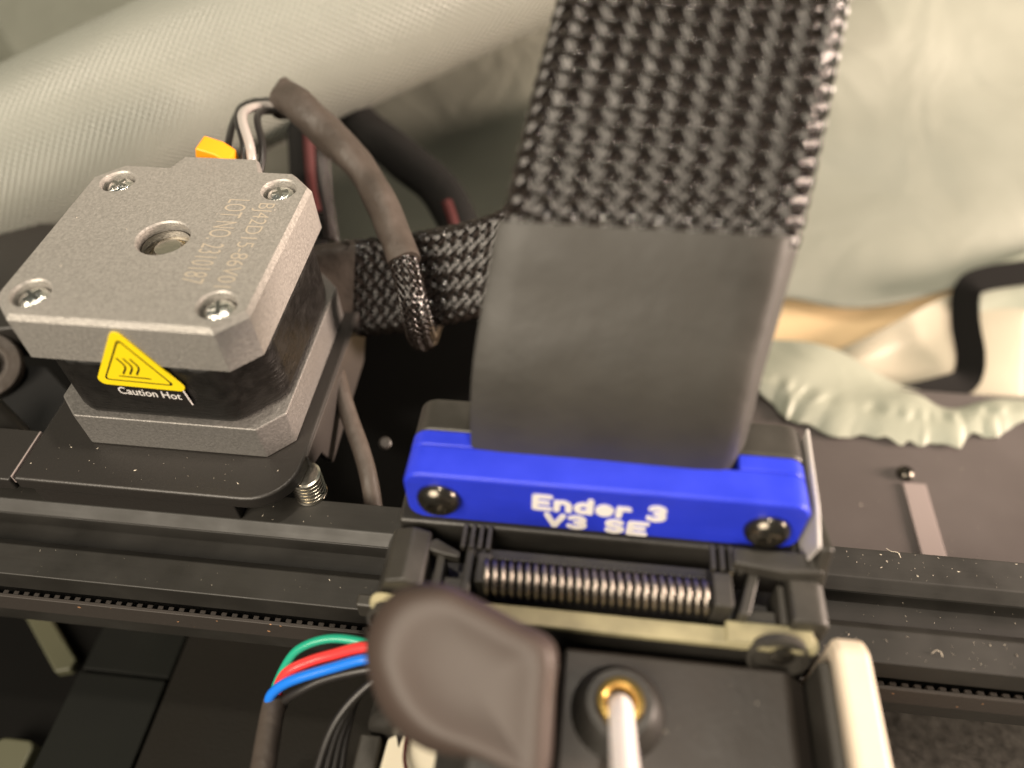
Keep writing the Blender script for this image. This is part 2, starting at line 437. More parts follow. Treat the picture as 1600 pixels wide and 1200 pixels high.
# lower flap with its gathered elastic hem
def gather(u, v):
    tri = lambda x: 2 * abs(2 * (x / (2 * math.pi) % 1.0) - 1) - 1
    w1 = tri(u * 58 + 2.2 * math.sin(u * 17)) + 0.5 * math.sin(u * 131 + 1)
    w2 = math.sin(u * 33 + 1.6 * math.sin(u * 15 + 1)) + 0.35 * math.sin(u * 75 + 2 * math.sin(u * 23))
    g = math.exp(-((v - 0.62) / 0.10) ** 2)
    h = max(0.0, (v - 0.62) / 0.38)
    b = math.exp(-((v - 0.3) / 0.25) ** 2)
    return Vector((0.5 * w2 * h, -0.5 * w1 * g - 1.3 * w2 * h - 0.5 * w1 * h, 0.35 * w1 * g + 0.6 * abs(w2) * h + 0.9 * b * math.sin(u * 21 + 2 + 2 * v)))
cloth('gathered_flap', [[(80, 60, -72), (119.5, 58.2, -71.1), (139.5, 55.5, -70.6), (156.2, 48.4, -74.8), (168.3, 47.3, -77.3), (182.4, 49.5, -78.3), (209.6, 51.1, -80)],
                        [(80, 54, -71), (118.5, 51, -70.4), (138.5, 48, -70.2), (155, 43, -72.4), (167, 42.5, -74), (181, 45.5, -75), (207, 49, -77)],
                        [(80, 48, -70), (117.8, 44.5, -69.8), (134, 39.8, -69.8), (152, 36.4, -70.2), (165, 36.6, -70.8), (179, 40, -71.2), (205, 45.4, -73)],
                        [(80, 45, -69.5), (117.2, 41, -69.4), (130, 34.4, -69.6), (150, 31, -70), (164, 31.6, -70.2), (178.5, 36, -70.4), (203, 42.4, -71)],
                        [(80, 42, -70.4), (116.9, 36.5, -70.8), (127, 28.4, -71.3), (148, 24.8, -71.4), (163, 26.4, -71.4), (178, 31.4, -71.4), (200, 39, -71.4)]],
      'cloth_mint', 'sage cloth flap with a gathered elastic hem lying on the grey cover', fn=gather, loc=(150, 27, -71.5), nu=260, nv=40, thick=0.25)

def ribbon(path, width, wdir, thick=0.8):
    P = catmull(path, 8); W = Vector(wdir).normalized(); V, F = [], []
    m = len(P)
    for k, p in enumerate(P):
        t = (P[min(k + 1, m - 1)] - P[max(k - 1, 0)]).normalized()
        toc = (Vector((73, -98, 81)) - p).normalized() if wdir is None else W
        s = t.cross(toc).normalized(); nrm = s.cross(t)
        for a, b_ in ((-1, -1), (1, -1), (1, 1), (-1, 1)): V.append(tuple(p + s * a * width / 2 + nrm * b_ * thick / 2))
    for k in range(m - 1):
        for i in range(4):
            j = (i + 1) % 4; F.append((k * 4 + i, k * 4 + j, k * 4 + 4 + j, k * 4 + 4 + i))
    F.append((0, 1, 2, 3)); F.append(((m - 1) * 4 + 3, (m - 1) * 4 + 2, (m - 1) * 4 + 1, (m - 1) * 4))
    return V, F
mk('webbing_strap', ribbon([(235, 99, -64), (215.7, 92.6, -66.0), (198.8, 88.1, -66.6), (185.6, 84.3, -67.0), (180.3, 80.7, -68.2), (179.2, 72.5, -72.5), (179.9, 62.3, -77.2), (177.0, 55.0, -78.9), (169.6, 50.4, -78.3), (158, 44.5, -76.6)], 7.2, (-0.45, -0.7, 0.6)),
   'webbing', label='black webbing strap bent in an angle across the pale cloth', cat='strap', loc=(180, 60, -80))

# big roll of cloth behind the motor
ra, rb = Vector((-150, 22.6, -47.2)), Vector((150, 160, 37))
ax = (rb - ra).normalized(); L_ = (rb - ra).length; R_ = 21.0
V, F, UV = [], [], []
nu, nv = 64, 110
u_, v_, _ = frame(ax)
for k in range(nv + 1):
    c = ra + ax * (L_ * k / nv)
    for i in range(nu + 1):
        th = 2 * math.pi * i / nu
        r = R_ * (1 + 0.025 * math.sin(k * 0.11 + th * 2) + 0.012 * mnoise.noise(Vector((math.cos(th), math.sin(th), k * 0.06))))
        V.append(tuple(c + (u_ * math.cos(th) + v_ * math.sin(th)) * r)); UV.append((L_ * k / nv, th * R_))
for k in range(nv):
    for i in range(nu):
        a = k * (nu + 1) + i; F.append((a, a + 1, a + nu + 2, a + nu + 1))
mk('cloth_roll', (V, F), 'roll', uv=UV, angle=80, label='thick silvery roll of dotted coated cloth slanting behind the motor', cat='fabric roll', loc=(-20, 82, -40))

# grey cover on the right behind the gantry, with a painted reflection strip and its screw
cov = thing('base_cover', 'glossy grey violet cover behind the rail, under the gathered cloth hem', 'cover', (160, 10, -160))
mk('panel', box(108, 420, -30, 44, -76, -72), 'cover', cov, bevel=0.8)
mk('plinth', box(112, 416, -26, 40, -160, -76.2), 'bracket', cov, bevel=1)
mk('pale_band', box(149.3, 154.6, -20, 13.5, -72.0, -71.3), 'pale_band', cov, bevel=0.25)  # flat strip whose pale colour stands in for a reflection on the cover
mk('screw', lathe([(2.0, 0), (2.0, 0.4), (1.7, 1.2), (1.0, 1.6), (0.8, 1.0), (0.02, 0.9)], (150.6, 16.2, -72), n=24), 'blackscrew', cov)

# bed and base seen under the gantry
bedo = thing('print_bed', 'dark brown print bed far under the black rail', 'print bed', (80, -80, -160))
mk('plate', box(-13.6, 250, -330, -24, -94, -90), 'bed', bedo, bevel=0.5)
mk('carrier', box(-2, 240, -320, -34, -160, -94.2), 'bracket', bedo, bevel=1)
mk('textured_sheet', box(118, 249, -329, -25, -89.9, -89.0), 'pei', bedo, bevel=0.2)
rl = thing('bed_rail_cover', 'dark green grey rail cover beside the print bed', 'rail cover', (-25, -90, -160))
mk('front_cover', box(-36, -15, -330, -43.2, -160, -91.5), 'bedside', rl, bevel=0.6)
mk('rear_cover', box(-36, -15, -42.7, -20, -160, -92.2), 'bedside', rl, bevel=0.6)
mk('pale_strip', prism([(-66, -24), (-60, -24), (-39.5, -40.0), (-39.8, -42.5), (-43, -43.5)], 'z', -97, -94), 'stick', bevel=0.5,
   label='pale green grey strip lying in the dark beside the rail cover', cat='strip', loc=(-47, -37, -97))
mk('strip_block', box(-66, -36.5, -62, -20, -160, -97.2), 'floor', bevel=0.6, label='black block in the dark under the pale strip', cat='block', loc=(-50, -40, -160))
pc = thing('small_grey_clip', 'small translucent grey clip at the dark edge of the base', 'clip', (-46, -62, -160))
mk('body', prism(rrect(-47, -38, -68, -58.5, 2.2), 'z', -160, -92), 'stick', pc, bevel=0.8, seg=3)

# ================================================================== GANTRY RAIL
rail = thing('gantry_rail', 'black aluminium V-slot rail carrying the motor and the print head', 'rail', (60, -33, -62.4))
ZT = -42.0
prof = [(-23.2, ZT), (-23.2, ZT - 20.4), (-44.0, ZT - 20.4), (-44.0, ZT - 14.8), (-42.2, ZT - 13.0), (-42.2, ZT - 14.8), (-38.4, ZT - 14.8), (-38.4, ZT - 5.6), (-42.2, ZT - 5.6), (-42.2, ZT - 7.4), (-44.0, ZT - 5.6),
        (-44.0, ZT), (-38.2, ZT), (-36.3, ZT - 1.9), (-38.2, ZT - 1.9), (-38.2, ZT - 5.4),
        (-29.0, ZT - 5.4), (-29.0, ZT - 1.9), (-31.0, ZT - 1.9), (-29.0, ZT)]
def extrude_x(poly, x0, x1, n=1): return prism(poly, 'x', x0, x1)
mk('extrusion', prism(prof, 'x', -140, 300), 'extr', rail, bevel=0.25, smooth=True)

# toothed belt in the front groove: a backing strip and single teeth
belt = thing('timing_belt', 'black toothed rubber belt running along the front groove of the rail', 'belt', (60, -45.4, -56))
mk('belt_back', box(-138, 298, -45.2, -44.5, -54.8, -49.2), 'belt', belt, bevel=0.15)
tooth_me = None
tv = box(-0.55, 0.55, -44.55, -43.75, -54.7, -49.3)
xs = [-34 + 2.0 * i for i in range(41)] + [116 + 2.0 * i for i in range(26)]
for x in xs:
    if tooth_me is None:
        t0_ = mk('tooth', ([(p[0] + x, p[1], p[2]) for p in tv[0]], tv[1]), 'belt', belt, bevel=0.15, seg=1); tooth_me = t0_; x_0 = x
    else:
        t = tooth_me.copy(); COL.objects.link(t); t.parent = belt; t.location = Vector((x - x_0, 0, 0)) * MM

# ================================================================== MOTOR BRACKET
br = thing('motor_bracket', 'black coated steel bracket plate under the stepper motor', 'bracket', (0, -4, -42))
mk('plate', prism(rrect(-27.9, 23.6, -30.2, 19, 8.5, 8, (0, 0, 0, 1)), 'z', -35.8, -32.6), 'bracket', br, bevel=0.6, seg=3)
mk('end_plate', box(-75, -28.5, -30.4, -19, -36.2, -32.9), 'bracket', br, bevel=0.5)
mk('side_skirt', prism([(-19.8, -33.0), (-19.8, -37), (-14.5, -39), (-11.5, -46.5), (-9.5, -46.5), (-3, -46), (15.5, -45), (19.4, -41), (19.4, -33.0)], 'x', 22.0, 23.9), 'skirt', br, bevel=0.4)
mk('front_leg', box(-27, 12, -29, -23.5, -41.9, -35.7), 'bracket', br, bevel=0.4)
mk('seam_strip', box(-28.4, -28.1, -29.8, -19.5, -34.5, -32.62), 'pale_band', br)

sp = thing('threaded_spacer', 'bright steel threaded spacer standing between bracket and rail', 'spacer', (23.6, -21.5, -42))
prf = [(2.4, 0), (2.9, 0.2)]
for k in range(6):
    z = 0.3 + k * 1.15
    prf += [(2.85, z), (2.85, z + 0.75), (2.45, z + 0.9), (2.45, z + 1.05)]
prf = [(r_ * 1.06, z_ * 0.88) for r_, z_ in prf] + [(2.2, 6.3)]
mk('thread', lathe(prf, (23.2, -21.8, -42), n=36), 'steel', sp, angle=50)

# ================================================================== STEPPER MOTOR
mo = thing('stepper_motor', 'square stepper motor with cast grey cap and yellow caution label', 'motor', (0, 0, -32.5))
H, Cc = 21.15, 16.9
# cap: octagon with screw pockets and centre bore cut in, cable tab at the back
cap_poly = [(H, -Cc), (H, Cc), (Cc, H), (10.1, H), (8.2, 25.4), (-6.2, 25.2), (-7.6, H), (-Cc, H), (-H, Cc), (-H, -Cc), (-Cc, -H), (Cc, -H)]
def cap_geo():
    bm = bmesh.new()
    def ring(poly, z): return [bm.verts.new((p[0], p[1], z)) for p in poly]
    def circ(cx, cy, r, z, n=24): return [bm.verts.new((cx + r * math.cos(2 * math.pi * i / n), cy + r * math.sin(2 * math.pi * i / n), z)) for i in range(n)]
    inset = [(p[0] * 0.968, p[1] * 0.968) for p in cap_poly]
    bot, mid, top = ring(cap_poly, -9.2), ring([(p[0] * 0.995, p[1] * 0.995) for p in cap_poly], -1.0), ring(inset, 0.0)
    n = len(cap_poly)
    for a, b_ in ((bot, mid), (mid, top)):
        for i in range(n): bm.faces.new((a[i], a[(i + 1) % n], b_[(i + 1) % n], b_[i]))
    bm.faces.new(bot[::-1])
    edges = [bm.edges.get((top[i], top[(i + 1) % n])) for i in range(n)]
    for (cx, cy, r, dz, r2) in [(sx * 15.5, sy * 15.5, 3.35, -2.3, 2.9) for sx in (1, -1) for sy in (1, -1)] + [(0, 0, 4.75, -6.0, 4.6)]:
        N_ = 28
        c0 = circ(cx, cy, r, 0.0, N_); c1 = circ(cx, cy, r - 0.25, -0.3, N_); c2 = circ(cx, cy, r2, dz, N_)
        for a, b_ in ((c0, c1), (c1, c2)):
            for i in range(N_): bm.faces.new((a[i], a[(i + 1) % N_], b_[(i + 1) % N_], b_[i]))
        bm.faces.new(c2)
        edges += [bm.edges.get((c0[i], c0[(i + 1) % N_])) for i in range(N_)]
    bmesh.ops.triangle_fill(bm, use_beauty=True, use_dissolve=False, edges=edges)
    bm.verts.index_update()
    g = ([tuple(v.co) for v in bm.verts], [tuple(v.index for v in f.verts) for f in bm.faces])
    bm.free(); return g
cap = mk('end_cap', cap_geo(), 'cast', mo, angle=28)
def tri_round(pts, r, n=6):
    out = []
    m = len(pts)
    for i in range(m):
        p = Vector(pts[i]); a = (Vector(pts[i - 1]) - p).normalized(); b_ = (Vector(pts[(i + 1) % m]) - p).normalized()
        half = a.angle(b_) / 2; d = r / math.tan(half)
        c = p + (a + b_).normalized() * (r / math.sin(half))
        s, e = p + a * d - c, p + b_ * d - c
        ang = s.angle(e)
        for k in range(n + 1):
            t = k / n
            q = (s * math.sin((1 - t) * ang) + e * math.sin(t * ang)) / math.sin(ang)
            out.append(tuple(c + q))
    return out
def st_poly(h, r): return rrect(-h, h, -h, h, r, 5)
mk('stator', prism(octo(20.7, 13.6), 'z', -24.4, -9.1), 'lam', mo, bevel=2.2, seg=4)
mk('flange', join(prism(octo(H, Cc), 'z', -32.5, -24.3)), 'flange', mo, bevel=0.35)
for i, (sx, sy) in enumerate(((1, 1), (-1, 1), (1, -1), (-1, -1))):
    c = (sx * 15.5, sy * 15.5, -1.95)
    sk = mk('cap_screw', lathe([(2.55, 0), (2.55, 0.5), (2.2, 1.0), (1.3, 1.35), (0.02, 1.45)], c, n=32), 'zinc', cap)
    a = 0.5 + i * 0.7
    ca, sa = math.cos(a), math.sin(a)
    def rot(g): return [(c[0] + ca * (p[0] - c[0]) - sa * (p[1] - c[1]), c[1] + sa * (p[0] - c[0]) + ca * (p[1] - c[1]), p[2]) for p in g[0]], g[1]
    mk('cross_recess', join(rot(box(c[0] - 1.5, c[0] + 1.5, c[1] - 0.3, c[1] + 0.3, c[2] + 1.0, c[2] + 1.5)),
                            rot(box(c[0] - 0.3, c[0] + 0.3, c[1] - 1.5, c[1] + 1.5, c[2] + 1.0, c[2] + 1.49))), 'screwslot', cap)
mk('bearing_race', lathe([(4.55, 0), (4.55, 1.7), (4.2, 1.9), (3.5, 1.8), (3.4, 1.0), (3.0, 1.0), (2.9, 1.5)], (0, 0, -5.0), n=40), 'steel', mo)
mk('shaft_end', lathe([(2.5, 0), (2.5, 2.6), (2.2, 2.9), (0.02, 2.9)], (0, 0, -5.0), n=32), 'steel', mo)
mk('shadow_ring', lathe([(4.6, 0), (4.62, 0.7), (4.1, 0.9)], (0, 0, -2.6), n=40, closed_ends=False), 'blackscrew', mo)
# etched lettering, reading from the back to the front
def place_text(x, y, z, rot_z): return Matrix.Translation((x, y, z)) @ Matrix.Rotation(rot_z, 4, 'Z')
mk('etched_type_text', text_geo('BJ42D15-86V01', 22.6, 3.9, place_text(14.4, -0.2, 0.025, -math.pi / 2), offset=-0.006), 'etch', cap, smooth=False)
mk('etched_lot_text', text_geo('LOT NO. 2310187', 22.8, 3.9, place_text(9.4, 0.4, 0.025, -math.pi / 2), offset=-0.006), 'etch', cap, smooth=False)
# caution label on the front
YF = -H
lab = mk('caution_label', prism(tri_round([(-8.0, -14.4), (8.6, -14.9), (0.6, -0.6)], 1.15), 'y', YF - 0.02, YF - 0.22), 'yellow', mo, smooth=False)
lb2 = mk('caution_text_strip', prism([(-5.6, -14.0), (7.2, -14.6), (7.6, -18.4), (-4.6, -17.8)], 'y', YF - 0.02, YF - 0.14), 'labelblack', mo, smooth=False)
mk('strip_edge', prism([(7.05, -14.6), (7.2, -14.6), (7.65, -18.4), (7.52, -18.4)], 'y', YF - 0.02, YF - 0.2), 'white_ink', lb2, smooth=False)
def front_text(body, w_, h_, x, z, tilt, yy, **k):
    return text_geo(body, w_, h_, Matrix.Translation((x, yy, z)) @ Matrix.Rotation(tilt, 4, 'Y') @ Matrix.Rotation(math.pi / 2, 4, 'X'), **k)
mk('caution_text', front_text('Caution Hot', 10.9, 1.75, 0.75, -16.1, math.radians(2.5), YF - 0.155, offset=0.006), 'white_ink', lb2, smooth=False)
inner = tri_round([(-6.0, -13.2), (6.3, -13.6), (0.5, -3.0)], 0.5)
inner2 = tri_round([(-5.55, -12.95), (5.8, -13.33), (0.5, -3.6)], 0.4)
n_ = len(inner)
V = [(p[0], YF - 0.235, p[1]) for p in inner] + [(p[0], YF - 0.235, p[1]) for p in inner2]
mk('label_outline', (V, [(i, (i + 1) % n_, n_ + (i + 1) % n_, n_ + i) for i in range(n_)]), 'labelblack', lab, smooth=False)
def flat_line(pts, wd, yy):
    V, F = [], []
    for k, p in enumerate(pts):
        a = Vector(pts[max(k - 1, 0)]); b_ = Vector(pts[min(k + 1, len(pts) - 1)]); t = (b_ - a).normalized(); s = Vector((-t.y, t.x)) * wd / 2
        V += [(p[0] + s.x, yy, p[1] + s.y), (p[0] - s.x, yy, p[1] - s.y)]
    F = [(2 * k, 2 * k + 1, 2 * k + 3, 2 * k + 2) for k in range(len(pts) - 1)]
    return V, F
marks = [flat_line([(-2.9, -12.0), (2.6, -12.25)], 0.28, YF - 0.235)]
for dx in (-1.0, 0.15, 1.3):
    marks.append(flat_line([(dx - 0.3 + 0.62 * math.sin(t * 5.2 - 0.8) * (0.5 + 0.5 * t), -7.6 - 3.9 * t) for t in [i / 12 for i in range(13)]], 0.34, YF - 0.235))
mk('heat_symbol', join(*marks), 'labelblack', lab, smooth=False)
# connector and wires at the back of the motor
cn = thing('motor_plug', 'yellow plug standing behind the cast motor cap', 'plug', (-3, 29, -9))
mk('housing', prism([(-5.2, -8), (-5.2, -1.0), (-4.6, 0.9), (-1.0, -0.3), (1.2, -2.0), (1.2, -8)], 'y', 26.2, 31), 'orange', cn, bevel=0.4)
for nm, col_, pts, rr in (('grey_wire', 'wgrey', [(4.4, 28, -6), (3.9, 31.5, -2.0), (0.6, 38, 0.4), (-0.8, 43.5, -0.6), (0.4, 48.6, -2.4), (4, 51, -3.8), (8, 50.5, -4)], 0.95),
                          ('dark_wire', 'wblack', [(2.6, 28, -6), (2.0, 33, -2.2), (-1.4, 40, -0.8), (-2.8, 46, -1.4), (-1.2, 50.6, -2.9), (3, 52, -4), (8, 51, -4)], 0.85),
                          ('black_wire', 'wblack', [(-1.0, 28, -5), (-2.6, 36, -3.2), (-4.4, 44, -3.4), (-4.0, 50.5, -3.2), (1, 53.4, -3.9), (7, 52, -4)], 0.75),
                          ('shaded_wire', 'wblack', [(5.4, 28, -7), (5.2, 34, -3.6), (2.2, 41, -1.4), (1.4, 46, -2.2), (4, 50, -4.4), (8, 50, -4.4)], 0.75)):
    lb = {'grey_wire': 'thin grey wire looping up from behind the motor cap', 'dark_wire': 'thin black wire hugging the grey wire behind the motor cap',
          'black_wire': 'outer thin black wire arching from the yellow plug', 'shaded_wire': 'thin black wire under the grey wire loop'}[nm]
    mk(nm, tube(catmull(pts, 8), rr, 10), col_, label=lb, cat='wire', loc=pts[0])

# ================================================================== CABLES BEHIND
hc = thing('motor_cable', 'brown black heat-shrunk cable arching from the motor wires to the rear', 'cable', (38, 8, -29))
hp = catmull([(3.2, 53.0, -3.2), (9.0, 50.0, -3.2), (18.1, 42.8, -7.1), (26.3, 35.0, -10.9), (31.9, 26.6, -14.9), (35.8, 18.8, -18.2)], 10)
mk('heat_shrink', tube(hp, lambda t: 3.95 - 0.75 * t + 0.3 * math.exp(-((t - 0.42) / 0.1) ** 2) - 0.35 * math.exp(-((t - 0.55) / 0.08) ** 2), 24, wob=0.34, seed=4), 'shrink2', hc, angle=60)

def braid(pathpts, Wd, Td, wdir, n, rise, fil_r, fils, amp, per=14, step=0.7, sides=6, s0=0.0, s1=None):
    """2/2 braided flat sleeve. returns list of strand geometries"""
    P = catmull(pathpts, per); W0 = Vector(wdir).normalized()
    ln = [0.0]
    for a, b_ in zip(P, P[1:]): ln.append(ln[-1] + (b_ - a).length)
    tot = ln[-1]; s1 = s1 or tot
    import bisect
    def fr(s):
        s = min(max(s, 0), tot - 1e-6); k = bisect.bisect_right(ln, s) - 1; k = min(k, len(P) - 2)
        t = (s - ln[k]) / (ln[k + 1] - ln[k]); p = P[k].lerp(P[k + 1], t)
        ta = (P[min(k + 1, len(P) - 1)] - P[max(k - 1, 0)]).normalized(); tb = (P[min(k + 2, len(P) - 1)] - P[k]).normalized()
        T = ta.lerp(tb, t).normalized()
        w_ = W0; n_ = T.cross(w_).normalized()
        return p, w_, n_
    r = Td / 2; flat = Wd - Td; per_ = 2 * flat + 2 * math.pi * r
    def sec(u):
        d = (u % 1.0) * per_
        if d < flat: return (-flat / 2 + d, r, 0, 1)
        d -= flat
        if d < math.pi * r:
            a = math.pi / 2 - d / r; return (flat / 2 + r * math.cos(a), r * math.sin(a), math.cos(a), math.sin(a))
        d -= math.pi * r
        if d < flat: return (flat / 2 - d, -r, 0, -1)
        d -= flat
        a = -math.pi / 2 - d / r; return (-flat / 2 + r * math.cos(a), r * math.sin(a), math.cos(a), math.sin(a))
    k_ = 1.0 / (n * rise)
    out = []
    ns = int((s1 - s0) / step)
    for dr in (1, -1):
        for i in range(n):
            parts = []
            for f in range(fils):
                off = (f - (fils - 1) / 2) * fil_r * 1.75 / per_
                pts = []
                for q in range(ns + 1):
                    s = s0 + (s1 - s0) * q / ns
                    u = i / n + dr * s * k_ + off * 1.0
                    ph = math.pi / 2 * (2 * (i / n + dr * s * k_) * n) + (0 if dr > 0 else math.pi)
                    sw = math.sin(ph); sw = max(-1, min(1, sw * 1.5))
                    x, y, nx, ny = sec(u)
                    o_ = amp * sw + 0.04 * mnoise.noise(Vector((i * 3.7 + dr, s * 0.35, f * 0.5)))
                    u += 0.14 / per_ * mnoise.noise(Vector((i * 1.9 + 7 * dr, s * 0.22, 5)))
                    x, y, nx, ny = sec(u)
                    p, w_, n2 = fr(s)
                    pts.append(p + w_ * (x + nx * o_) + n2 * (y + ny * o_))
                parts.append(tube(pts, fil_r, sides))
            out.append(join(*parts))
    return out

def flat_sweep(pathpts, Wd, Td, wdir, per=12, n=10, f=None, custom=None):
    P = catmull(pathpts, per); W0 = Vector(wdir).normalized(); V, F = [], []
    r = Td / 2; sec = []
    fl = Wd / 2 - r
    for i in range(8): sec.append((-fl + 2 * fl * i / 8, r))
    for i in range(n): a = math.pi / 2 - math.pi * i / n; sec.append((fl + r * math.cos(a), r * math.sin(a)))
    for i in range(8): sec.append((fl - 2 * fl * i / 8, -r))
    for i in range(n): a = -math.pi / 2 - math.pi * i / n; sec.append((-fl + r * math.cos(a), r * math.sin(a)))
    if custom: sec = custom
    m = len(P); c = len(sec)
    for k, p in enumerate(P):
        T = (P[min(k + 1, m - 1)] - P[max(k - 1, 0)]).normalized()
        w_ = W0; n_ = T.cross(w_).normalized()
        for j, (x, y) in enumerate(sec):
            g = f(k / (m - 1), x, y) if f else 0
            V.append(tuple(p + w_ * (x * (1 + g * 0.02)) + n_ * (y * (1 + g * 0.12))))
    for k in range(m - 1):
        for j in range(c):
            j2 = (j + 1) % c; F.append((k * c + j, k * c + j2, (k + 1) * c + j2, (k + 1) * c + j))
    F.append(tuple(range(c - 1, -1, -1))); F.append(tuple(range((m - 1) * c, m * c)))
    return V, F

tailp = [(35.0, 20.2, -17.6), (36.6, 16.6, -19.8), (37.9, 13.6, -23.4), (38.4, 13.0, -28.5), (38.2, 14.2, -33), (37.8, 17.5, -38), (37, 25, -42), (36, 38, -46)]
mk('braided_tail', join(*braid(tailp, 5.6, 5.4, (1, 0, 0), 14, 1.6, 0.16, 2, 0.18, per=8, step=0.5, sides=5)), 'strand', hc, kind='stuff', angle=85)
mk('core', tube(catmull(tailp, 6), 2.35, 14), 'core', hc)

bs = thing('rear_braided_sleeve', 'flat black braided cable sleeve lying behind the motor', 'cable sleeve', (36, 25, -40))
bsp = [(19, 22.5, -30.5), (26, 24.0, -30.2), (34.3, 25.2, -29.2), (45.7, 25.6, -26.0), (53.5, 26.6, -23.0), (59.0, 31.0, -19.0), (61.5, 38, -16)]
wd = (0.05, 0.55, 0.83)
mk('braid', join(*braid(bsp, 21, 4.6, wd, 24, 2.6, 0.22, 3, 0.22, per=8, step=0.6, sides=5)), 'strand', bs, kind='stuff', angle=85)
mk('core', flat_sweep(bsp, 19.6, 3.4, wd, per=6), 'core', bs)
mk('heat_shrink', flat_sweep([(13, 21, -31), (18, 22.3, -30.6), (22.4, 23.2, -30.4)], 21.5, 5.6, wd, per=5), 'shrink2', bs)

bc = thing('rear_power_cable', 'thick black cable with a dark red core curving out from under the cloth roll', 'cable', (41, 49, -41))
bp_ = catmull([(-4, 96, -14), (9.2, 82.3, -24.8), (20.7, 74.5, -29.0), (31.9, 67.0, -33.0), (38.2, 59.0, -36.7), (41.7, 48.9, -42), (43, 40, -52)], 8)
mk('jacket', tube(bp_, 5.2, 16, wob=0.12), 'jacket', bc)
mk('red_wire', tube(catmull([(36.5, 58.5, -31.8), (38.8, 53.5, -34.0), (40.5, 48, -37.2), (42, 42, -44)], 8), 1.3, 10), 'wdred', bc)
vc = thing('rear_bundle', 'black wire bundle with a red wire hanging behind the motor cable', 'cable', (5, 49, -32))
mk('jacket', tube(catmull([(-3.5, 82, -12), (-2.0, 70, -21), (0.6, 59, -27.5), (4.4, 50, -32), (8, 40, -42)], 8), 3.4, 14, wob=0.15), 'jacket', vc)
mk('red_wire', tube(catmull([(0.2, 80, -10.5), (1.4, 68.5, -17.6), (3.6, 57.5, -24.6), (6.6, 48.5, -29.5)], 8), 1.3, 10), 'wdred', vc)
vb = braid([(2.6, 71, -19.5), (4.6, 62, -24.5), (7.0, 53, -29.0), (9.5, 45, -35)], 4.4, 4.2, (1, 0, 0), 12, 1.5, 0.17, 2, 0.18, per=8, step=0.5, sides=5)
mk('braid', join(*vb), 'strand', vc, kind='stuff', angle=85)

mk('thin_cable', tube(catmull([(20.5, 8, -35), (23.4, 1.6, -37.1), (26.4, -4.3, -39.9), (30.3, -11.0, -42.6), (33.0, -16.8, -45.0), (34.5, -22.0, -50)], 8), 1.75, 12), 'shrink2',
   label='thin brown grey cable dropping behind the rail beside the bracket', cat='cable', loc=(33, -17, -45))
mk('cable_stub', lathe([(0.9, 0), (1.35, 0.4), (1.35, 3), (0.9, 3.4)], (32.9, -5.0, -47.5), (0.25, -0.5, 0.8), 16), 'bracket',
   label='small dull brown stub in the dark beside the thin cable', cat='stub', loc=(32.9, -5, -47.5))

# ================================================================== LEFT END PARTS
le = thing('gantry_end_block', 'black end block of the gantry left behind the motor', 'end block', (-70, 20, -42))
mk('body', prism([(-130, 6), (-130, 44), (-52, 42.5), (-40, 30), (-38, 10), (-52, 6)], 'z', -41.8, -32.5), 'bracket', le, bevel=0.8)
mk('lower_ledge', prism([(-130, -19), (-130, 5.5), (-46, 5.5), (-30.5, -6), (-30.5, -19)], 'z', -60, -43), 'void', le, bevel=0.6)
pu = thing('guide_wheel', 'dark round guide wheel with a worn rim at the gantry end', 'wheel', (-50, 1, -34))
mk('tyre', lathe([(5.0, 0), (7.2, 0.6), (7.6, 2.2), (7.2, 3.8), (5.2, 4.4), (4.8, 3.4), (3.6, 3.2)], (-55.5, 1.0, -40), (0.35, -0.45, 0.82), 40), 'shrink2', pu)
mk('hub', lathe([(3.5, 0), (3.5, 4.4), (2.8, 5.0), (1.6, 5.0), (1.5, 4.2), (0.02, 4.2)], (-55.5, 1.0, -40), (0.35, -0.45, 0.82), 32), 'blackscrew', pu)
mk('round_post', tube([(-44.5, -13, -31), (-38.5, -15.8, -43.5)], 2.6, 20), 'plastic', label='short dark round post leaning under the guide wheel', cat='post', loc=(-39, -16, -42), bevel=0.5)

# ================================================================== PRINT HEAD CARRIAGE
ca_ = thing('print_head_carriage', 'black plastic carriage straddling the rail behind the blue clamp', 'carriage', (77, -34, -60))
# upper cover, same rounded section as the blue clamp
def ytop(x0, x1, zt, zb, r): return rrect(x0, x1, zb, zt, r, 8, (1, 1, 0, 0))
mk('top_cover', prism(ytop(47.4, 107.2, -12.5, -30, 3.2), 'y', -26.95, -20.4), 'plastic_dusty', ca_, bevel=0.7, seg=3)
mk('base_block', prism([(-36.4, -41.6), (-18, -41.6), (-14.0, -29), (-20.3, -24.3), (-36.4, -24.3)], 'x', 45.5, 109.2), 'plastic', ca_, bevel=0.8)
mk('lit_side_edge', prism([(-20.6, -30), (-20.6, -13.0), (-34, -14.2), (-39.4, -16.4), (-37, -30)], 'x', 107.6, 108.1), 'lit_edge', ca_, bevel=0.4)  # thin pale strip painted as the lit right edge of the housing
mk('side_cheek', prism([(-30, -20.5), (-38.5, -18.0), (-41.2, -25), (-41.5, -33), (-30, -33)], 'x', 108.6, 110.6), 'plastic_dusty', ca_, bevel=0.6)
